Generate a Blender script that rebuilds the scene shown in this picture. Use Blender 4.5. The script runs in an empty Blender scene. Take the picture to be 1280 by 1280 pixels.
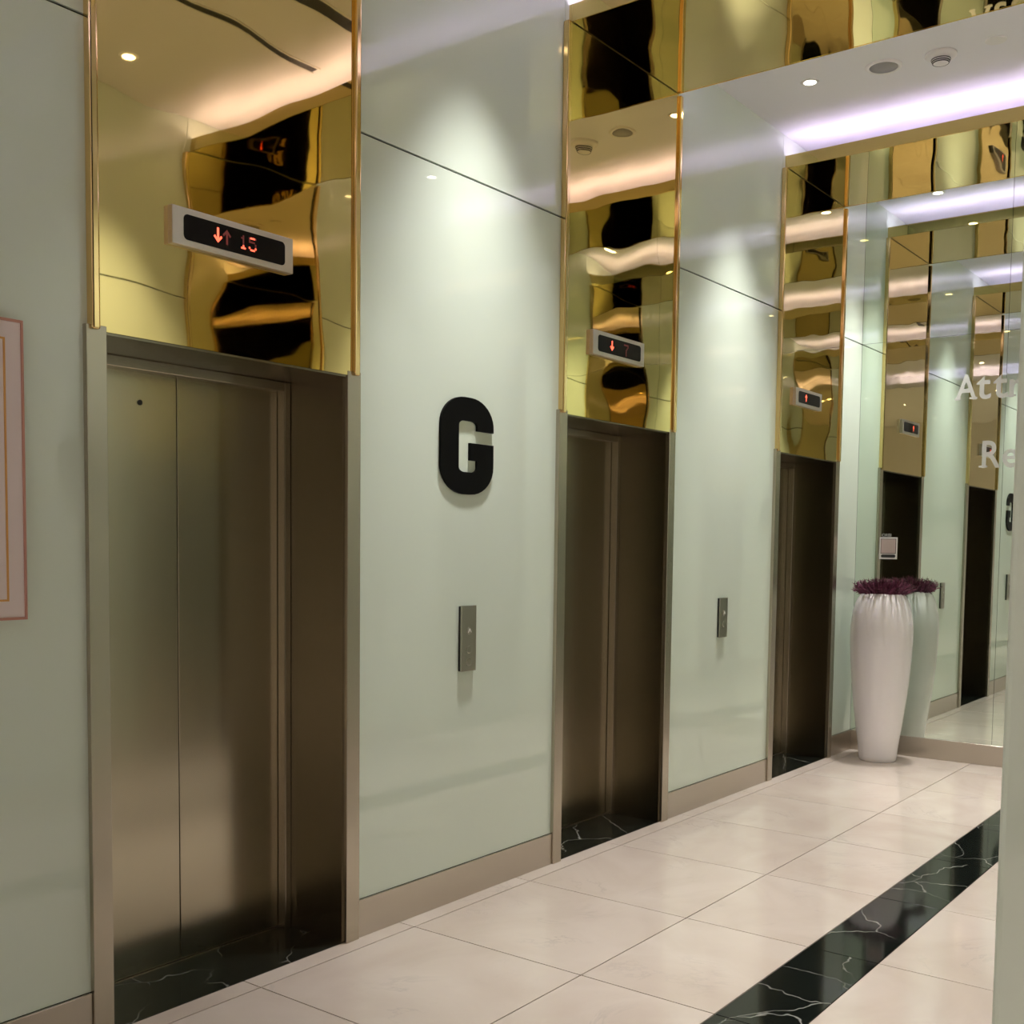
import bpy, bmesh, math, random
from mathutils import Vector, Matrix, noise
random.seed(7)
S = bpy.context.scene
C = S.collection
PI = math.pi

# ------------------------------------------------------------------ camera, world, exposure
CAM = dict(c=3.2139, h=1.6278, yaw=math.radians(37.0889), pitch=math.radians(-3.7218), roll=math.radians(0.69), f=1392.43, cy=770.68)
def make_camera():
    yw, pt, ro = CAM['yaw'], CAM['pitch'], CAM['roll']
    fwd = Vector((math.cos(yw)*math.cos(pt), math.sin(yw)*math.cos(pt), math.sin(pt)))
    right = Vector((math.sin(yw), -math.cos(yw), 0)); up = right.cross(fwd)
    r2 = right*math.cos(ro) + up*math.sin(ro); u2 = up*math.cos(ro) - right*math.sin(ro)
    cd = bpy.data.cameras.new('camera'); co = bpy.data.objects.new('camera', cd); C.objects.link(co)
    M = Matrix.Identity(4)
    for i in range(3):
        M[i][0] = r2[i]; M[i][1] = u2[i]; M[i][2] = -fwd[i]
    M[0][3], M[1][3], M[2][3] = 0.0, -CAM['c'], CAM['h']
    co.matrix_world = M
    cd.sensor_width = 36; cd.sensor_fit = 'HORIZONTAL'
    cd.lens = CAM['f']/1280*36
    cd.shift_y = (CAM['cy']-640)/1280
    cd.clip_start = 0.02; cd.clip_end = 100
    S.camera = co
make_camera()
w = bpy.data.worlds.new('world'); S.world = w; w.use_nodes = True
w.node_tree.nodes['Background'].inputs[0].default_value = (0, 0, 0, 1)
w.node_tree.nodes['Background'].inputs[1].default_value = 0.0
S.view_settings.view_transform = 'Standard'; S.view_settings.look = 'None'
S.view_settings.gamma = 1.0; S.view_settings.use_curve_mapping = False
S.view_settings.exposure = 0.50
SPOT_W = 325.0          # each ceiling downlight
SPOT_COL = (1.0, .96, .94)
LED_STRENGTH = 14.0
LED_COL = (.84, .70, 1.0)

# ------------------------------------------------------------------ materials
def mat(name):
    m = bpy.data.materials.new(name); m.use_nodes = True
    nt = m.node_tree; b = nt.nodes['Principled BSDF']
    return m, nt, b
def simple(name, col, rough=.5, metal=0, ior=1.5, emit=None, es=0):
    m, nt, b = mat(name)
    b.inputs['Base Color'].default_value = (*col, 1); b.inputs['Roughness'].default_value = rough
    b.inputs['Metallic'].default_value = metal; b.inputs['IOR'].default_value = ior
    if emit:
        b.inputs['Emission Color'].default_value = (*emit, 1); b.inputs['Emission Strength'].default_value = es
    return m
def N(nt, t, **kw):
    n = nt.nodes.new(t)
    for k, v in kw.items(): setattr(n, k, v)
    return n
def link(nt, a, ao, b, bi): nt.links.new(a.outputs[ao], b.inputs[bi])

def ramp(nt, stops):
    r = N(nt, 'ShaderNodeValToRGB'); e = r.color_ramp.elements
    e[0].position, e[0].color = stops[0][0], (*stops[0][1], 1)
    e[1].position, e[1].color = stops[1][0], (*stops[1][1], 1)
    for p, c in stops[2:]:
        x = e.new(p); x.color = (*c, 1)
    return r
def coords(nt, rnd=True, scale=(1, 1, 1)):
    g = N(nt, 'ShaderNodeNewGeometry'); mp = N(nt, 'ShaderNodeMapping'); mp.inputs['Scale'].default_value = scale
    link(nt, g, 'Position', mp, 'Vector')
    if rnd:
        oi = N(nt, 'ShaderNodeObjectInfo'); mu = N(nt, 'ShaderNodeMath', operation='MULTIPLY'); mu.inputs[1].default_value = 37.0
        link(nt, oi, 'Random', mu, 0)
        cb = N(nt, 'ShaderNodeCombineXYZ'); link(nt, mu, 0, cb, 'X'); link(nt, mu, 0, cb, 'Z')
        link(nt, cb, 0, mp, 'Location')
    return mp

def marble_cream():
    m, nt, b = mat('cream_marble')
    c = coords(nt)
    n1 = N(nt, 'ShaderNodeTexNoise'); n1.inputs['Scale'].default_value = 1.7; n1.inputs['Detail'].default_value = 6; n1.inputs['Distortion'].default_value = 1.2
    link(nt, c, 0, n1, 'Vector')
    r1 = ramp(nt, [(.3, (.56, .475, .40)), (.72, (.65, .575, .50))]); link(nt, n1, 'Fac', r1, 0)
    # thin grey veins: narrow band of a distorted noise
    n2 = N(nt, 'ShaderNodeTexNoise'); n2.inputs['Scale'].default_value = 1.15; n2.inputs['Detail'].default_value = 9; n2.inputs['Distortion'].default_value = 2.2; n2.inputs['Roughness'].default_value = .62
    link(nt, c, 0, n2, 'Vector')
    r2 = ramp(nt, [(.48, (0, 0, 0)), (.5, (1, 1, 1)), (.52, (0, 0, 0))]); link(nt, n2, 'Fac', r2, 0)
    n3 = N(nt, 'ShaderNodeTexNoise'); n3.inputs['Scale'].default_value = 2.3; link(nt, c, 0, n3, 'Vector')
    r3 = ramp(nt, [(.52, (0, 0, 0)), (.75, (.5, .5, .5))]); link(nt, n3, 'Fac', r3, 0)
    mu = N(nt, 'ShaderNodeMath', operation='MULTIPLY'); link(nt, r2, 0, mu, 0); link(nt, r3, 0, mu, 1)
    mx = N(nt, 'ShaderNodeMixRGB'); link(nt, mu, 0, mx, 0); link(nt, r1, 0, mx, 1); mx.inputs[2].default_value = (.40, .36, .33, 1)
    link(nt, mx, 0, b, 'Base Color'); b.inputs['Roughness'].default_value = .09
    return m
def marble_black():
    m, nt, b = mat('black_marble')
    c = coords(nt)
    nd = N(nt, 'ShaderNodeTexNoise'); nd.inputs['Scale'].default_value = 2.5; nd.inputs['Detail'].default_value = 4; link(nt, c, 0, nd, 'Vector')
    vm = N(nt, 'ShaderNodeVectorMath', operation='MULTIPLY_ADD'); vm.inputs[1].default_value = (.35, .35, .35)
    link(nt, nd, 'Color', vm, 0); link(nt, c, 0, vm, 2)
    n2 = N(nt, 'ShaderNodeTexVoronoi', feature='DISTANCE_TO_EDGE'); n2.inputs['Scale'].default_value = 2.2
    link(nt, vm, 0, n2, 'Vector')
    r2 = ramp(nt, [(.0, (1, 1, 1)), (.008, (0, 0, 0))]); link(nt, n2, 'Distance', r2, 0)
    n3 = N(nt, 'ShaderNodeTexNoise'); n3.inputs['Scale'].default_value = 3; link(nt, c, 0, n3, 'Vector')
    r3 = ramp(nt, [(.38, (0, 0, 0)), (.62, (.8, .8, .8))]); link(nt, n3, 'Fac', r3, 0)
    mu = N(nt, 'ShaderNodeMath', operation='MULTIPLY'); link(nt, r2, 0, mu, 0); link(nt, r3, 0, mu, 1)
    mx = N(nt, 'ShaderNodeMixRGB'); link(nt, mu, 0, mx, 0); mx.inputs[1].default_value = (.008, .010, .008, 1); mx.inputs[2].default_value = (.45, .45, .40, 1)
    link(nt, mx, 0, b, 'Base Color'); b.inputs['Roughness'].default_value = .06
    return m
def brushed(name, col, rough=.3, zscale=.35):
    m, nt, b = mat(name)
    c = coords(nt, True, (420, 420, zscale))
    n1 = N(nt, 'ShaderNodeTexNoise'); n1.inputs['Scale'].default_value = 1.5; n1.inputs['Detail'].default_value = 4; link(nt, c, 0, n1, 'Vector')
    r = ramp(nt, [(.3, tuple(v*.97 for v in col)), (.7, tuple(min(1, v*1.03) for v in col))]); link(nt, n1, 'Fac', r, 0)
    link(nt, r, 0, b, 'Base Color')
    mr = N(nt, 'ShaderNodeMapRange'); mr.inputs[3].default_value = rough*.94; mr.inputs[4].default_value = rough*1.06
    link(nt, n1, 'Fac', mr, 0); link(nt, mr, 0, b, 'Roughness')
    b.inputs['Metallic'].default_value = 1
    return m
M = {}
M['mint'] = simple('mint_backpainted_glass', (.71, .80, .69), .0, ior=1.62)
M['gold'] = simple('gold_mirror_sheet', (.79, .61, .26), .02, 1)
M['goldtrim'] = simple('gold_trim_metal', (.82, .60, .28), .09, 1)
M['steel'] = brushed('brushed_bronze_steel', (.50, .45, .37), .26)
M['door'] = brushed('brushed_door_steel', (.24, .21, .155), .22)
M['leafdoor'] = brushed('brushed_door_leaf_steel', (.48, .435, .33), .2)
M['skirt'] = simple('satin_skirting_steel', (.55, .50, .43), .28, 1)
M['silver'] = simple('satin_silver_plate', (.72, .67, .63), .33, 1)
M['mirror'] = simple('green_tinted_mirror', (.74, .82, .74), .008, 1)
M['cream'] = marble_cream()
M['black_marble'] = marble_black()
M['ceil'] = simple('white_ceiling_paint', (.80, .80, .84), .6)
M['white'] = simple('white_plastic', (.78, .77, .75), .35)
M['grey'] = simple('grey_speaker_mesh', (.34, .34, .34), .7)
M['dark'] = simple('dark_recess', (.02, .02, .02), .6)
M['grout'] = simple('brown_grout', (.10, .075, .06), .8)
M['core'] = simple('wall_core_dark_grey', (.07, .075, .07), .8)
M['wall'] = simple('warm_white_wall_paint', (.82, .79, .75), .6)
M['blackletter'] = simple('black_acrylic', (.002, .002, .002), .5, ior=1.2)
M['screen'] = simple('black_display_glass', (.006, .004, .004), .35, ior=1.25)
M['led_red'] = simple('red_display_segment', (.3, .02, .01), .5, emit=(1.0, .10, .05), es=2.2)
M['led_dim'] = simple('dim_display_segment', (.10, .03, .03), .5, emit=(1.0, .12, .10), es=.07)
M['led_strip'] = simple('lavender_led_strip', (.8, .8, .8), .5, emit=LED_COL, es=LED_STRENGTH)
M['lamp'] = simple('warm_lamp_lens', (.9, .9, .9), .4, emit=(1, .9, .76), es=14)
M['vase'] = simple('white_glazed_fibreglass', (.92, .89, .90), .16)
M['soil'] = simple('dark_soil', (.03, .022, .018), .9)
M['decal'] = simple('frosted_white_vinyl', (.95, .95, .93), .6)
M['decal'].node_tree.nodes['Principled BSDF'].inputs['Alpha'].default_value = .34
M['card'] = simple('white_card', (.85, .82, .80), .5)
M['pinkcard'] = simple('pale_pink_print', (.55, .43, .40), .5)
M['print_dark'] = simple('black_print', (.02, .02, .02), .5)
M['greyletter'] = simple('grey_letter', (.30, .31, .29), .5)
M['matboard'] = simple('pale_pink_white_mat', (.80, .70, .68), .6)
M['rose'] = simple('rose_copper_frame_edge', (.55, .27, .22), .35, .3)
M['orange'] = simple('orange_gold_line', (.70, .36, .10), .5)
def leafmat():
    m, nt, b = mat('purple_heather_leaf')
    g = N(nt, 'ShaderNodeNewGeometry')
    r = ramp(nt, [(0, (.045, .012, .022)), (1, (.26, .065, .13))]); link(nt, g, 'Random Per Island', r, 0)
    link(nt, r, 0, b, 'Base Color'); b.inputs['Roughness'].default_value = .55
    return m
M['leaf'] = leafmat()

# ------------------------------------------------------------------ mesh helpers
def mesh_from(bm, name, smooth=False):
    me = bpy.data.meshes.new(name); bm.normal_update(); bm.to_mesh(me); bm.free()
    if smooth:
        for p in me.polygons: p.use_smooth = True
    return me
def boxbm(bm, x0, x1, y0, y1, z0, z1):
    r = bmesh.ops.create_cube(bm, size=1)
    for v in r['verts']:
        v.co = Vector(((x0+x1)/2+v.co.x*(x1-x0), (y0+y1)/2+v.co.y*(y1-y0), (z0+z1)/2+v.co.z*(z1-z0)))
    return r['verts']
def link_obj(name, me, m, parent=None, loc=(0, 0, 0), rotz=0):
    o = bpy.data.objects.new(name, me); C.objects.link(o)
    if m is not None and not me.materials: me.materials.append(M[m])
    o.location = loc; o.rotation_euler = (0, 0, rotz)
    if parent: o.parent = parent
    return o
def box(name, x0, x1, y0, y1, z0, z1, m, parent=None, bevel=0, seg=1, local=True):
    """box whose origin sits at the middle of its base"""
    x0, x1 = min(x0, x1), max(x0, x1); y0, y1 = min(y0, y1), max(y0, y1)
    cx, cy = (x0+x1)/2, (y0+y1)/2
    bm = bmesh.new(); boxbm(bm, x0-cx, x1-cx, y0-cy, y1-cy, 0, z1-z0)
    if bevel: bmesh.ops.bevel(bm, geom=bm.edges[:], offset=bevel, segments=seg, affect='EDGES', profile=.5)
    return link_obj(name, mesh_from(bm, name), m, parent, (cx, cy, z0))
def boxes(name, lst, m, parent=None):
    bm = bmesh.new()
    for b in lst: boxbm(bm, *b)
    return link_obj(name, mesh_from(bm, name), m, parent)
def lathe(prof, seg=40):
    bm = bmesh.new(); rings = []
    for r, z in prof:
        if r < 1e-6: rings.append([bm.verts.new((0, 0, z))])
        else: rings.append([bm.verts.new((r*math.cos(2*PI*k/seg), r*math.sin(2*PI*k/seg), z)) for k in range(seg)])
    for a, b in zip(rings, rings[1:]):
        for k in range(seg):
            k2 = (k+1) % seg
            if len(a) == 1 and len(b) == 1: continue
            if len(a) == 1: bm.faces.new((a[0], b[k2], b[k]))
            elif len(b) == 1: bm.faces.new((a[k], a[k2], b[0]))
            else: bm.faces.new((a[k], a[k2], b[k2], b[k]))
    bmesh.ops.recalc_face_normals(bm, faces=bm.faces[:])
    return bm
def poly_prism(pts, depth):
    """2-D outline (x,z) extruded from y=0 to y=-depth"""
    bm = bmesh.new()
    f = [bm.verts.new((x, -depth, z)) for x, z in pts]; bk = [bm.verts.new((x, 0, z)) for x, z in pts]
    bm.faces.new(f); bm.faces.new(bk[::-1])
    n = len(pts)
    for i in range(n):
        j = (i+1) % n; bm.faces.new((f[i], bk[i], bk[j], f[j]))
    bmesh.ops.recalc_face_normals(bm, faces=bm.faces[:])
    return bm
def empty(name, loc, rotz=0):
    o = bpy.data.objects.new(name, None); C.objects.link(o); o.location = loc; o.rotation_euler = (0, 0, rotz)
    o.empty_display_size = .1
    return o
def tag(o, label, cat, group=None):
    o['label'] = label; o['category'] = cat
    if group: o['group'] = group
    return o
def struct(o, label=None):
    o['kind'] = 'structure'
    if label: o['label'] = label
    return o
def text_mesh(s, size, extrude=.001, offset=0, spacing=1.0):
    cu = bpy.data.curves.new('txt', 'FONT'); cu.body = s; cu.size = size; cu.extrude = extrude; cu.offset = offset
    cu.space_character = spacing; cu.resolution_u = 4
    o = bpy.data.objects.new('txt', cu); C.objects.link(o)
    bpy.context.view_layer.update()
    dg = bpy.context.evaluated_depsgraph_get()
    me = bpy.data.meshes.new_from_object(o.evaluated_get(dg)); me.materials.clear()
    bpy.data.objects.remove(o); bpy.data.curves.remove(cu)
    return me
def wavy(nx, nz, W, H, amp, sc, seed):
    """grid in x,z (z up from 0, x centred) facing -y with a gentle sheet-metal ripple"""
    bm = bmesh.new(); g = []
    for j in range(nz+1):
        row = []
        for i in range(nx+1):
            x = -W/2+W*i/nx; z = H*j/nz
            e = min(1, min(i, nx-i)/(nx*.12))*min(1, min(j, nz-j)/(nz*.05))
            y = amp*(noise.noise(Vector((x*sc, seed*9.1, z*sc*1.2)))+.35*noise.noise(Vector((x*sc*2.3, seed*5.7, z*sc*2.6))))
            row.append(bm.verts.new((x, -.004+y*(.35+.65*e), z)))
        g.append(row)
    for j in range(nz):
        for i in range(nx):
            bm.faces.new((g[j][i], g[j][i+1], g[j+1][i+1], g[j+1][i]))
    return bm

# ------------------------------------------------------------------ layout (metres)
LIFTS = [(2.003, 3.207), (4.594, 5.782), (7.193, 8.370)]
XE = 8.825                      # end mirror plane
YO = -3.0                       # opposite wall plane
X0 = .93                        # free end of the opposite wall
XB, YS = -6.0, -7.0             # entrance hall back and side walls
SK, JT, SOF, LIP, CEIL = .156, 3.243, 4.18, 4.27, 4.405
JH = 2.30
XC = -.35                       # edge of the lower entrance ceiling

# ------------------------------------------------------------------ structure: walls
def segs(xa, xb):
    out = []; x = xa
    for a, b in LIFTS:
        out.append((x, a)); x = b
    out.append((x, xb)); return out
def long_wall(name, y, s, xa, label):
    """s=+1: core lies towards +y (lift wall), s=-1: towards -y"""
    L = []
    def B(x0, x1, d0, d1, z0, z1):
        ya, yb = y+s*d0, y+s*d1
        L.append((x0, x1, min(ya, yb), max(ya, yb), z0, z1))
    for a, b in segs(xa, XE+.15): B(a+(.06 if a > xa else 0), b-(.06 if b < XE else 0), .013, .45, -.02, CEIL+.1)
    for a, b in LIFTS: B(a+.06, b-.06, .013, .45, 2.31, CEIL+.1)
    B(xa, XE+.15, .45, .55, -.02, CEIL+.1)
    o = struct(boxes(name, L, 'core'), label)
    pan = []
    for k, (a, b) in enumerate(segs(xa, XE)):
        cuts = [a, b]
        if b-a > 3:
            cuts = []; x = b
            while x > a+.4: cuts.insert(0, x); x -= 1.42
            cuts.insert(0, a)
        for p, q in zip(cuts, cuts[1:]):
            g0 = .0025 if p != a or k == 0 else -.03; g1 = .0025 if q != b else (-.03 if k < 3 else .0005)
            for z0, z1 in ((SK+.001, JT-.004), (JT+.004, CEIL)):
                ya, yb = y, y+s*.013
                box('glass_panel', p+g0, q-g1, ya, yb, z0, z1, 'mint', o, .0015)
    for a, b in LIFTS:
        box('glass_panel', a+.031, b-.031, y, y+s*.013, SOF-.02, CEIL, 'mint', o, .0015)
    return o
wl = long_wall('wall_left', 0.0, 1, XB, 'mint green back-painted glass wall with three elevators')
wr = long_wall('wall_right', YO, -1, X0, 'mint green glass wall facing the elevators')
# free end of the opposite wall: pale glass return panel with eased edge
box('glass_panel', X0-.014, X0+.002, YO-.0005, YO-.56, 0.0, SOF, 'mint', wr, .006, 3)
for nm, y, s, xa in (('baseboard_left', 0, -1, XB), ('baseboard_right', YO, 1, X0)):
    for a, b in segs(xa, XE):
        bo = box(nm, a+.001, b-.001, y, y+s*.012, 0, SK, 'skirt', None, .0012); struct(bo, 'brushed steel skirting strip under the glass wall')
# end wall
we = struct(boxes('wall_end', [(XE+.012, XE+.15, YO-.5, .5, -.02, CEIL+.1)], 'core'), 'mirrored end wall of the elevator lobby')
for ya, yb in ((0, -1.09), (-1.09, -1.92), (-1.92, YO)):
    for z0, z1 in ((SK, JT), (JT, CEIL)):
        box('mirror_panel', XE, XE+.012, ya-.0012, yb+.0012, z0+.001, z1-.0012, 'mirror', we)
struct(box('baseboard_end', XE-.012, XE+.012, -.012, YO+.012, 0, SK, 'skirt', None, .0012), 'brushed steel skirting strip under the end mirror')
# entrance hall shell
struct(boxes('wall_back', [(XB-.15, XB, YS-.15, .5, -.02, SOF+.4)], 'wall'), 'warm white wall across the entrance hall')
struct(boxes('wall_side', [(XB, X0+.1, YS-.15, YS, -.02, SOF+.4)], 'wall'), 'warm white side wall of the entrance hall')
struct(boxes('wall_front', [(X0, X0+.12, YS, YO-.56, -.02, SOF+.4)], 'wall'), 'warm white wall beside the lobby opening')

# ------------------------------------------------------------------ ceiling
ce = struct(boxes('ceiling', [(XC-.25, XE+.15, YO-.5, .5, CEIL, CEIL+.12), (XB, XC-.05, YS, .45, SOF+.012, SOF+.05), (XC-.05, X0+.12, YS, YO-.5, SOF+.012, SOF+.05)], 'ceil'), 'white plaster ceiling with recessed coves')
boxes('edge_board', [(XC-.012, XC, YO-.5, 0, SOF+.0, LIP), (XC-.25, X0, YO-.512, YO-.5, SOF, CEIL+.05), (XC-.25, XC-.238, YO-.5, .012, SOF+.012, CEIL+.05)], 'ceil', ce)
def led(xc, parent, z=4.215):
    return box('led_strip_offscreen', xc-.008, xc+.008, YO+.03, -.03, z, z+.008, 'led_strip', parent)
led(XC-.05, ce, 4.245)
SOFX = [(a+.058, b-.045) for a, b in LIFTS]
for k, (a, b) in enumerate(SOFX):
    t = struct(empty('trim_%d' % (k+1), ((a+b)/2, (YO)/2, SOF)), 'gold mirror ceiling band across the lobby')
    W = b-a; Lg = -YO
    bm = wavy(26, 66, W, Lg-.01, .0016, 1.9, 40+k)
    me = mesh_from(bm, 'soffit_sheet', True)
    s = link_obj('soffit_sheet', me, 'gold', t)         # x stays, z -> y, facing down
    s.rotation_euler = (-PI/2, 0, 0)
    s.location = (0, -(Lg-.01)/2, .0035)
    box('tray', -W/2+.012, W/2-.012, -Lg/2+.002, Lg/2-.002, .012, .022, 'ceil', t)
    for sx in (-1, 1):
        box('fascia', sx*(W/2-.003), sx*(W/2-.009), -Lg/2+.002, Lg/2-.002, .006, LIP-SOF, 'gold', t)
        led_o = box('led_strip_offscreen' if k == 0 else 'led_strip', sx*(W/2-.05)-.008, sx*(W/2-.05)+.008, -Lg/2+.03, Lg/2-.03, .066, .074, 'led_strip', t)

# ------------------------------------------------------------------ floor
fl = struct(boxes('floor', [(XB, XE+.1, YO-.5, .5, -.06, -.006), (XB, X0+.1, YS, YO-.5, -.06, -.006)], 'grout'), 'cream marble tiled floor with a black marble band')
_tc = {}
def tile(name, x0, x1, y0, y1, m):
    g = .0025
    key = (name, round(x1-x0, 4), round(y0-y1, 4))
    if key not in _tc:
        bm = bmesh.new(); hx, hy = (x1-x0)/2-g, (y0-y1)/2-g
        boxbm(bm, -hx, hx, -hy, hy, -.02, 0)
        te = [e for e in bm.edges if all(abs(v.co.z) < 1e-6 for v in e.verts)]
        bmesh.ops.bevel(bm, geom=te, offset=.0005, segments=1, affect='EDGES')
        me = mesh_from(bm, name); me.materials.append(M[m]); _tc[key] = me
    o = bpy.data.objects.new(name, _tc[key]); C.objects.link(o); o.parent = fl
    o.location = ((x0+x1)/2, (y0+y1)/2, 0)
T0, TP = 3.4602, .83325
xs = [XB] + [T0+n*TP for n in range(-11, 7)] + [XE]
rows = [(0.0, .0975, 'c'), (.0975, .946, 'c'), (.946, 1.5055, 'c'), (1.5055, 1.793, 'b'), (1.793, 2.642, 'c'), (2.642, 3.0, 'c')]
for xa, xb in zip(xs, xs[1:]):
    for a, b, k in rows:
        tile('floor_tile' if k == 'c' else 'black_floor_tile', xa, xb, -a, -b, 'cream' if k == 'c' else 'black_marble')
yy = [3.0, 3.85, 4.70, 5.55, 6.40, 7.0]
for xa, xb in zip(xs, xs[1:]):
    if xa > X0: break
    for a, b in zip(yy, yy[1:]): tile('floor_tile', xa, min(xb, X0), -a, -b, 'cream')

# ------------------------------------------------------------------ elevators
def elevator(x0, x1, y, rot, seed, label, group, detail):
    Wd = x1-x0; h = Wd/2
    t = tag(empty('elevator', ((x0+x1)/2, y, 0), rot), label, 'elevator', group)
    for s in (-1, 1):
        box('jamb', s*h, s*(h-.072), -.022, -.0002, 0, JH, 'steel', t, .002, 2)
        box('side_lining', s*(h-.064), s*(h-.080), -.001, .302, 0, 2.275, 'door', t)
        fr = box('frame_stile', s*(h-.080), s*(h-.112), .300, .345, 0, 2.275, 'steel', t, .003, 2)
        dp = box('door_panel', s*.0018, s*(h-.095), .346, .376, .006, 2.262, 'leafdoor', t, .0015)
        box('gold_trim', s*(h-.014), s*(h-.044), -.036, -.0002, 2.285, SOF, 'goldtrim', t, .007, 3)
        if detail and s < 0:
            bm = lathe([(0, 0), (.010, 0), (.010, .003), (.006, .003), (.006, .001), (0, .001)], 20)
            kh = link_obj('key_hole', mesh_from(bm, 'key_hole'), 'dark', dp)
            kh.rotation_euler = (PI/2, 0, 0); kh.location = (.095, -.015, 2.12)
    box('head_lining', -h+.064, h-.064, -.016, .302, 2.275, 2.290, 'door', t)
    box('frame_head', -h+.1118, h-.1118, .300, .345, 2.236, 2.275, 'steel', t, .003, 2)
    bm = wavy(24, 44, Wd-.09, SOF-2.280, .0019, 2.1, seed)
    link_obj('gold_panel', mesh_from(bm, 'gold_panel', True), 'gold', t, (0, -.016, 2.283))
    box('threshold', -h+.070, h-.070, -.001, .340, -.004, .0015, 'black_marble', t)
    box('sill', -h+.112, h-.112, .334, .346, 0, .004, 'steel', t)
    return t
EL = []
for k, (a, b) in enumerate(LIFTS):
    lab = ['brushed steel elevator with gold panel, beside the pale framed picture',
           'brushed steel elevator with gold panel, just past the big black letter G',
           'brushed steel elevator with gold panel, next to the white planter'][k]
    EL.append(elevator(a, b, 0, 0, k+1.3, lab, 'elevators on the glass wall', k == 0))
for k, (a, b) in enumerate(LIFTS):
    lab = ['brushed steel elevator opposite, at the free end of the facing glass wall',
           'brushed steel elevator opposite, the middle one of the facing glass wall',
           'brushed steel elevator opposite, next to the end mirror'][k]
    elevator(a, b, YO, PI, k+11.7, lab, 'elevators on the facing glass wall', False)

# ------------------------------------------------------------------ floor indicators
def rounded_rect(x0, x1, z0, z1, r, n=5):
    P = []
    for cx, cz, a0 in ((x1-r, z1-r, 0), (x0+r, z1-r, 90), (x0+r, z0+r, 180), (x1-r, z0+r, 270)):
        for k in range(n+1):
            a = math.radians(a0+90*k/n); P.append((cx+r*math.cos(a), cz+r*math.sin(a)))
    return P
def arrow_pts(cx, cz, hgt, up):
    s = 1 if up else -1
    P = [(-.004, -.5*hgt), (.004, -.5*hgt), (.004, .22*hgt), (.013, .02*hgt), (.018, .12*hgt), (0, .5*hgt), (-.018, .12*hgt), (-.013, .02*hgt), (-.004, .22*hgt)]
    P = [(cx+x, cz+s*z) for x, z in P]
    return P if up else P[::-1]
GL = {'1': ['00100', '01100', '00100', '00100', '00100', '00100', '01110'], '5': ['11111', '10000', '11110', '00001', '00001', '10001', '01110'],
      '7': ['11111', '00001', '00010', '00100', '00100', '00100', '00100']}
def dots(seq, x, z, step, keep=None):
    bm = bmesh.new(); r = step*.42; n = 0
    for gi, ch in enumerate(seq):
        for j, row in enumerate(GL[ch]):
            for i, c in enumerate(row):
                if c == '1' and (keep is None or keep(gi, i, j)):
                    cx = x+(gi*6+i)*step; cz = z-j*step
                    boxbm(bm, cx-r, cx+r, -.0012, 0, cz-r, cz+r); n += 1
    return bm
def indicator(xc, zc, wd, hg, y, rot, lab, mode):
    t = tag(empty('floor_indicator', (xc, y, zc), rot), lab, 'display', 'floor indicators over the elevators')
    o = box('housing', -wd/2, wd/2, 0, -.030, -hg/2, hg/2, 'silver', t, .0025, 2)
    bm = poly_prism(rounded_rect(-wd/2+.045, wd/2-.04, -hg/2+.021, hg/2-.021, .016), .0015)
    link_obj('screen', mesh_from(bm, 'screen'), 'screen', t, (0, -.0300, 0))
    yy = -.0315
    ah = hg*.40
    def arrow(cx, up, m):
        bm = poly_prism(arrow_pts(cx, 0.002, ah, up), .0012); link_obj('arrow', mesh_from(bm, 'arrow'), m, t, (0, yy, 0))
    if mode == 0:
        arrow(-.078, False, 'led_red'); arrow(-.040, True, 'led_dim')
        st = .0068; x = .018; z = .022
        lit = lambda g, i, j: (g == 0 and j in (5, 6) and i >= 1) or (g == 1 and ((j == 0 and i in (1, 2, 3)) or (j in (5, 6))))
        link_obj('digit_dots', mesh_from(dots('15', x, z, st, lit), 'digit_dots'), 'led_red', t, (0, yy, 0))['kind'] = 'stuff'
        link_obj('unlit_dots', mesh_from(dots('15', x, z, st, lambda g, i, j: not lit(g, i, j)), 'unlit_dots'), 'led_dim', t, (0, yy, 0))['kind'] = 'stuff'
    elif mode == 1:
        arrow(-.078, False, 'led_red')
        link_obj('digit_dots', mesh_from(dots('7', .045, .024, .009), 'digit_dots'), 'led_dim', t, (0, yy, 0))['kind'] = 'stuff'
    else:
        arrow(-.060 if mode == 2 else .05, True, 'led_red' if mode == 2 else 'led_dim')
    return t
YI = -.014
indicator(2.570, 2.672, .525, .126, YI, 0, 'silver floor display with red down arrow and lit digits, over the elevator by the picture', 0)
indicator(5.112, 2.670, .512, .126, YI, 0, 'silver floor display with red down arrow and dim 7, over the middle elevator', 1)
indicator(7.682, 2.684, .470, .122, YI, 0, 'silver floor display with red up arrow, over the elevator by the planter', 2)
for k, (a, b) in enumerate(LIFTS):
    indicator((a+b)/2+.03, 2.672, .51, .126, YO-YI, PI, ['silver floor display over the facing elevator at the free wall end', 'silver floor display over the facing middle elevator', 'silver floor display over the facing elevator by the end mirror'][k], 3)

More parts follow.
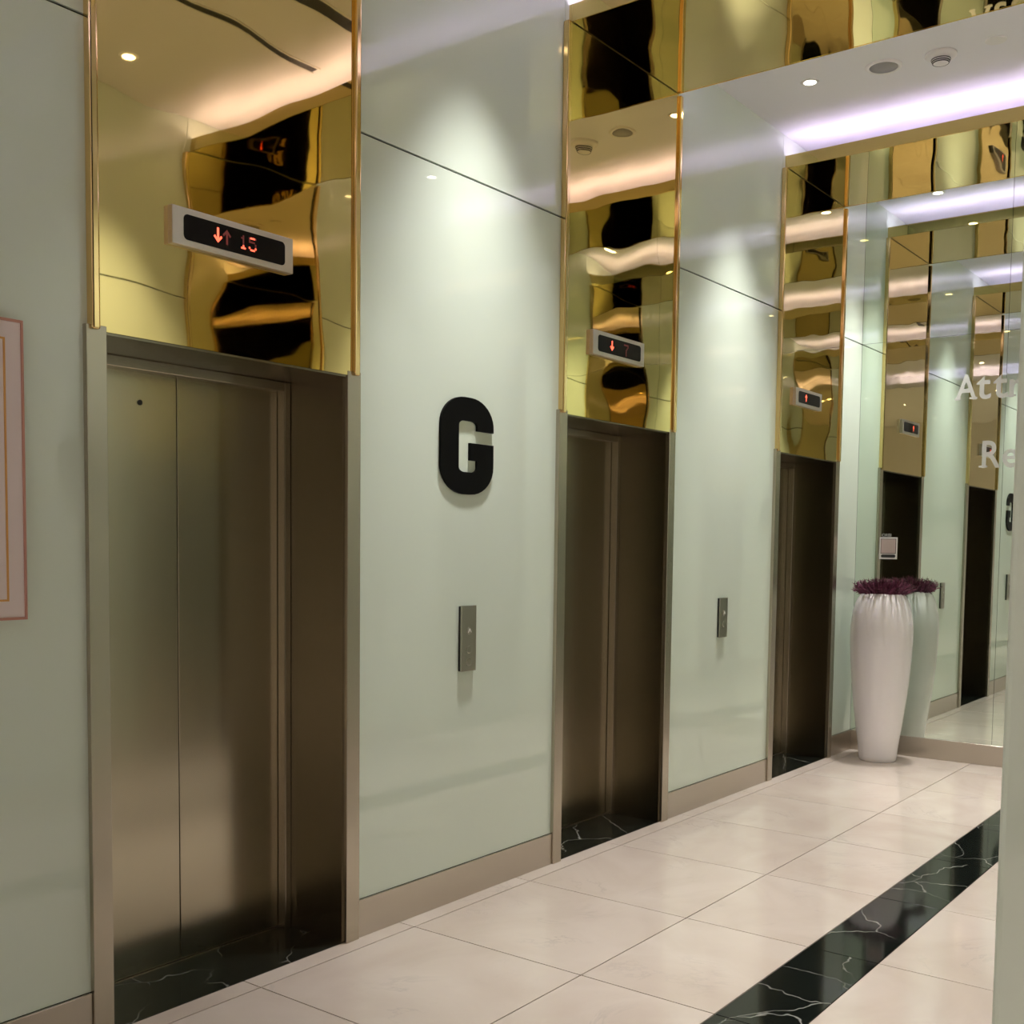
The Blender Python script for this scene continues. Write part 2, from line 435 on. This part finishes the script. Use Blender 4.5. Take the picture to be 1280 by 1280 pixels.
# ------------------------------------------------------------------ letter G
def g_outline(Wd, H, n=9):
    """heavy rounded G, (x, z) in metres, x from 0..Wd, z from 0 (bottom)..H"""
    def arc(cx, cz, rx, rz, a0, a1, n=n):
        return [(cx+rx*math.cos(math.radians(a0+(a1-a0)*k/n)), cz+rz*math.sin(math.radians(a0+(a1-a0)*k/n))) for k in range(n+1)]
    P = []
    ro, rz = .44, .30        # outer corner radii (fractions)
    U = lambda pts: [(x*Wd, (1-v)*H) for x, v in pts]
    def A(cx, cv, rx, rv, a0, a1): return [(cx+rx*math.cos(math.radians(a0+(a1-a0)*k/n)), cv-rv*math.sin(math.radians(a0+(a1-a0)*k/n))) for k in range(n+1)]
    # start at the upper terminal, go counter-clockwise round the outside
    pts = [(1.0, .335)]
    pts += A(1-ro, rz, ro, rz, 8, 90) + A(ro, rz, ro, rz, 90, 180)
    pts += A(ro, 1-rz, ro, rz, 180, 270) + A(1-ro, 1-rz, ro, rz, 270, 360)
    pts += [(1.0, .465), (.54, .465), (.54, .645), (.68, .645)]
    pts += A(.68-.11, .77-.05, .11, .05, 0, -90) + A(.33+.11, .77-.05, .11, .05, 270, 180)
    pts += A(.33+.11, .24+.05, .11, .05, 180, 90) + A(.68-.11, .24+.05, .11, .05, 90, 0)
    pts += [(.68, .335)]
    return U(pts)
def letter_g(xc, y, rot, lab):
    Wd, H = .372, .432
    bm = poly_prism([(x-Wd/2, z) for x, z in g_outline(Wd, H)], .012)
    bmesh.ops.triangulate(bm, faces=[f for f in bm.faces if len(f.verts) > 4])
    o = link_obj('letter_sign', mesh_from(bm, 'letter_sign'), 'blackletter', None, (xc, y, 1.848), rot)
    tag(o, lab, 'letter')
letter_g(3.893, 0, 0, 'big black letter G on the mint glass wall between two elevators')
letter_g(3.893, YO, PI, 'big black letter G on the facing glass wall')

# ------------------------------------------------------------------ call panels
def call_panel(xc, y, rot, zt, hg, lab, three):
    t = tag(empty('call_panel', (xc, y, zt-hg), rot), lab, 'button panel', 'elevator call panels')
    box('back_box', -.050, .050, 0, -.012, .002, hg-.002, 'dark', t)
    box('face_plate', -.053, .053, -.012, -.020, 0, hg, 'silver_dark', t, .002, 2)
    zs = [hg*.62] + ([hg*.33, hg*.14] if three else [hg*.33])
    for k, z in enumerate(zs):
        bm = lathe([(0, .0), (.017, 0), (.017, .003), (.014, .0045), (0, .0045)], 24)
        b = link_obj('button', mesh_from(bm, 'button'), 'silver_dark', t, (0, -.020, z)); b.rotation_euler = (PI/2, 0, 0)
        if k == 0:
            bm = poly_prism([(-.012, -.008), (-.007, -.008), (0, .003), (.007, -.008), (.012, -.008), (.002, .010), (-.002, .010)], .001)
            a = link_obj('arrow_mark', mesh_from(bm, 'arrow_mark'), 'card', b); a.rotation_euler = (-PI/2, 0, 0); a.location = (0, 0, .0045)
M['silver_dark'] = simple('satin_grey_plate', (.40, .39, .33), .32, 1)
call_panel(3.903, 0, 0, 1.347, .298, 'slim steel call button panel under the black letter G', True)
call_panel(6.462, 0, 0, 1.303, .252, 'slim steel call button panel between middle and planter-side elevators', False)
call_panel(3.903, YO, PI, 1.347, .298, 'slim steel call button panel under the G of the facing wall', True)
call_panel(6.462, YO, PI, 1.303, .252, 'slim steel call button panel between facing elevators near the end mirror', False)

# ------------------------------------------------------------------ framed picture
def picture():
    x0, x1, z0, z1 = 1.10, 1.790, 1.384, 2.270
    t = tag(empty('framed_picture', ((x0+x1)/2, 0, z0)), 'pale framed picture with rose copper edge and orange inner line', 'picture')
    w = (x1-x0)/2; h = z1-z0; e = .008
    for s in (-1, 1): box('frame_side', s*w, s*(w-e), -.034, 0, 0, h, 'rose', t, .001)
    box('frame_rail', -w+e, w-e, -.034, 0, 0, e, 'rose', t); box('frame_rail', -w+e, w-e, -.034, 0, h-e, h, 'rose', t)
    box('mat_board', -w+e, w-e, -.030, -.004, e, h-e, 'matboard', t)
    i = .056
    for s in (-1, 1): box('inner_line', s*(w-i), s*(w-i-.006), -.032, -.029, i, h-i, 'orange', t)
    for z in (i, h-i-.006): box('inner_line', -w+i+.006, w-i-.006, -.032, -.029, z, z+.006, 'orange', t)
picture()

# ------------------------------------------------------------------ planter
def planter():
    t = tag(empty('planter', (8.50, -.34, 0)), 'tall white vase planter with purple heather in the lobby corner', 'planter')
    prof = [(0, 0), (.130, 0), (.138, .012), (.150, .12), (.172, .28), (.195, .46), (.213, .64), (.226, .82), (.231, .95), (.227, 1.06), (.212, 1.16), (.190, 1.23), (.168, 1.27), (.157, 1.283), (.147, 1.285), (.142, 1.275), (.142, 1.22)]
    # smooth profile by Catmull-Rom
    sm = [prof[0], prof[1], prof[2]]
    for a, b, c, d in zip(prof[1:], prof[2:], prof[3:], prof[4:]):
        for k in (1, 2, 3):
            u = k/3
            q = [.5*((2*b[i])+(-a[i]+c[i])*u+(2*a[i]-5*b[i]+4*c[i]-d[i])*u*u+(-a[i]+3*b[i]-3*c[i]+d[i])*u**3) for i in (0, 1)]
            sm.append(tuple(q))
    sm.append(prof[-1])
    link_obj('vase', mesh_from(lathe(sm, 56), 'vase', True), 'vase', t)
    link_obj('soil', mesh_from(lathe([(0, 1.268), (.12, 1.262), (.1425, 1.25)], 32), 'soil', True), 'soil', t)
    bm = bmesh.new(); rnd = random.Random(3)
    for k in range(640):
        a = rnd.uniform(0, 2*PI); r = .135*math.sqrt(rnd.random())
        base = Vector((r*math.cos(a), r*math.sin(a), 1.255))
        tilt = (r/.135)**1.3*.80+rnd.uniform(-.25, .25)
        a2 = a+rnd.uniform(-.5, .5)
        d = Vector((math.sin(tilt)*math.cos(a2), math.sin(tilt)*math.sin(a2), math.cos(tilt)))
        Ln = rnd.uniform(.08, .17); wdt = rnd.uniform(.004, .008)
        sd = d.cross(Vector((rnd.uniform(-1, 1), rnd.uniform(-1, 1), .3))).normalized(); nn = d.cross(sd)
        mid = base+d*Ln*.55+Vector((0, 0, .008)); tip = base+d*Ln-Vector((0, 0, .018*math.sin(tilt)))
        v = [bm.verts.new(base+sd*wdt*.5), bm.verts.new(base-sd*wdt*.5), bm.verts.new(mid-sd*wdt+nn*.002), bm.verts.new(mid+sd*wdt+nn*.002), bm.verts.new(tip)]
        bm.faces.new((v[0], v[1], v[2], v[3])); bm.faces.new((v[3], v[2], v[4]))
        # little side needles
        for q in range(4):
            p = base+d*Ln*(.35+.15*q); sgn = 1 if q % 2 else -1
            e = p+(sd*sgn*.022+d*.014+nn*rnd.uniform(-.012, .012))
            w1 = bm.verts.new(p-d*.004); w2 = bm.verts.new(p+d*.005); w3 = bm.verts.new(e); bm.faces.new((w1, w2, w3))
    f = link_obj('heather', mesh_from(bm, 'heather'), 'leaf', t); f['kind'] = 'stuff'
planter()

# ------------------------------------------------------------------ ceiling fittings
def downlight(x, y, z, lab, group, off):
    sfx = '_offscreen' if off else ''
    t = tag(empty('downlight', (x, y, z)), lab, 'light', group)
    link_obj('trim_ring', mesh_from(lathe([(.036, .004), (.036, -.004), (.050, -.005), (.055, 0), (.055, .004)], 32), 'trim_ring', True), 'white', t)
    link_obj('lens'+sfx, mesh_from(lathe([(0, -.0015), (.037, -.0015), (.037, .003)], 24), 'lens'), 'lamp', t)
    ld = bpy.data.lights.new('downlight_beam'+sfx, 'SPOT'); ld.energy = SPOT_W; ld.color = SPOT_COL
    ld.spot_size = math.radians(66); ld.spot_blend = 1.0; ld.shadow_soft_size = .10
    lo = bpy.data.objects.new('downlight_beam'+sfx, ld); C.objects.link(lo); lo.parent = t; lo.location = (0, 0, -.02)
for x, nm in ((3.91, 'cove between first two gold bands'), (6.52, 'cove between middle and last gold bands'), (8.57, 'cove beside the end mirror')):
    for y, sd in ((-.47, 'near the elevator wall'), (-2.53, 'near the facing wall')):
        downlight(x, y, CEIL, 'round downlight in the %s, %s' % (nm, sd), 'lobby downlights', x < 5 or y < -2)
# the entrance-side lamps that the end mirror shows
downlight(.05, -1.40, CEIL, 'round downlight in the cove at the lobby entrance', 'entrance downlights', True)
downlight(-1.35, -1.57, SOF+.012, 'round downlight in the entrance hall ceiling, towards the elevator wall', 'entrance downlights', True)
downlight(-1.35, -3.60, SOF+.012, 'round downlight in the entrance hall ceiling, away from the elevator wall', 'entrance downlights', True)
# the rest of the hall's own ceiling lamps, whose light falls on the glass and wall end that face the hall
for x in (-2.9, -4.9):
    for y in (-1.3, -3.5, -5.7):
        downlight(x, y, SOF+.012, 'round downlight deep in the entrance hall ceiling', 'hall downlights', True)
t = tag(empty('ceiling_speaker', (6.555, -.90, CEIL)), 'round ceiling speaker with grey grille in the cove', 'speaker')
link_obj('rim', mesh_from(lathe([(.080, .0), (.080, -.008), (.095, -.010), (.103, -.004), (.103, 0)], 40), 'rim', True), 'white', t)
link_obj('grille', mesh_from(lathe([(0, -.009), (.081, -.007), (.081, 0)], 40), 'grille', True), 'grey', t)
t = tag(empty('smoke_detector', (6.58, -1.215, CEIL)), 'white domed smoke detector on the cove ceiling', 'smoke detector')
link_obj('base', mesh_from(lathe([(0, 0), (.085, 0), (.085, -.012), (.078, -.020), (.060, -.022), (0, -.022)], 36), 'base', True), 'white', t)
link_obj('dome', mesh_from(lathe([(.052, -.021), (.050, -.034), (.040, -.052), (.018, -.060), (0, -.060)], 36), 'dome', True), 'white', t)
for k in range(3):
    z = -.030-k*.009
    link_obj('slot', mesh_from(lathe([(.053-.004*k, z), (.053-.004*k, z-.004), (.049-.004*k, z-.004)], 36), 'slot'), 'dark', t)
o = link_obj('blank_cover', mesh_from(lathe([(0, 0), (.056, 0), (.056, -.003), (.050, -.006), (0, -.006)], 36), 'blank_cover'), 'white', None, (6.575, -1.507, CEIL))
tag(o, 'plain round blank cover on the cove ceiling', 'cover plate')
for yc, wd, lab in ((-1.83, .055, 'narrow dark slot air diffuser in the cove ceiling'), (-1.28, .105, 'wide dark slot air diffuser in the cove ceiling')):
    t = tag(empty('slot_diffuser', (3.98, yc, CEIL)), lab, 'air vent')
    box('slot', -.64, .64, -wd/2, wd/2, -.003, .0, 'dark', t)
    for s in (-1, 1): box('flange', -.65, .65, s*wd/2, s*(wd/2+.012), -.006, .0, 'white', t)

# ------------------------------------------------------------------ vinyl lettering and notice on the end mirror
def on_mirror(name, me, m, y, z, parent=None):
    o = link_obj(name, me, m, parent); o.rotation_euler = (PI/2, 0, -PI/2); o.location = (XE-.0012, y, z); return o
t = tag(empty('vinyl_lettering', (XE, -.95, 2.2)), 'faint white serif lettering on the end mirror', 'lettering')
def vinyl(ch, y, z, size, serifs, sx=1.0):
    me = text_mesh(ch, size, .0006, .004)
    for v in me.vertices: v.co.x *= sx
    o = on_mirror('letter', me, 'decal', y, z); o.parent = t; o.location = (-.0012, y+.95, z-2.2)
    for a, b, zz in serifs:
        s = box('serif', -.0006, .0006, y+.95-a, y+.95-b, zz, zz+.014, 'decal', o)
        s.parent = t; s.location = (-.0012, y+.95-(a+b)/2, z-2.2+zz)
vinyl('A', -.735, 2.757, .265, [(-.010, .035, 0), (.098, .155, 0)], .82)
vinyl('t', -.885, 2.757, .29, [])
vinyl('t', -1.003, 2.757, .29, [])
vinyl('r', -1.098, 2.757, .27, [(-.002, .062, 0)])
vinyl('R', -.925, 2.243, .285, [(-.006, .055, 0)], .82)
vinyl('e', -1.078, 2.243, .28, [], .9)
t = tag(empty('notice_card', (XE, -.262, 1.545)), 'small white notice card with pink square stuck on the end mirror', 'sign')
def flat(name, y0, y1, z0, z1, m, d0, d1):
    return box(name, -d1, -d0, y0+.262, y1+.262, z0-1.545, z1-1.545, m, t)
flat('card', -.192, -.332, 1.545, 1.717, 'card', .0, .002)
flat('print_border', -.201, -.322, 1.588, 1.706, 'print_dark', .002, .0024)
flat('pink_square', -.205, -.318, 1.592, 1.702, 'pinkcard', .0024, .0028)
bm = poly_prism(rounded_rect(-.057, .057, 0, .024, .0115), .0006)
o = link_obj('black_pill', mesh_from(bm, 'black_pill'), 'print_dark', t, (-.002, 0, .012)); o.rotation_euler = (0, 0, -PI/2)
me = text_mesh('ORBI', .034, .0006, .001)
o = link_obj('heading', me, 'greyletter', t); o.rotation_euler = (PI/2, 0, -PI/2); o.location = (-.001, .055, .177)

# ------------------------------------------------------------------ reception lettering on the entrance hall wall
me = text_mesh('RECEPTION', .34, .008, .0, 1.25)
o = link_obj('reception_lettering', me, 'print_dark'); o.rotation_euler = (PI/2, 0, PI/2); o.location = (XB+.009, -3.91, 2.215)
tag(o, 'dark RECEPTION lettering on the warm white entrance hall wall', 'lettering')
xs_ = [v.co.x for v in me.vertices]; k = 1.02/(max(xs_)-min(xs_))
for v in me.vertices: v.co.x *= k
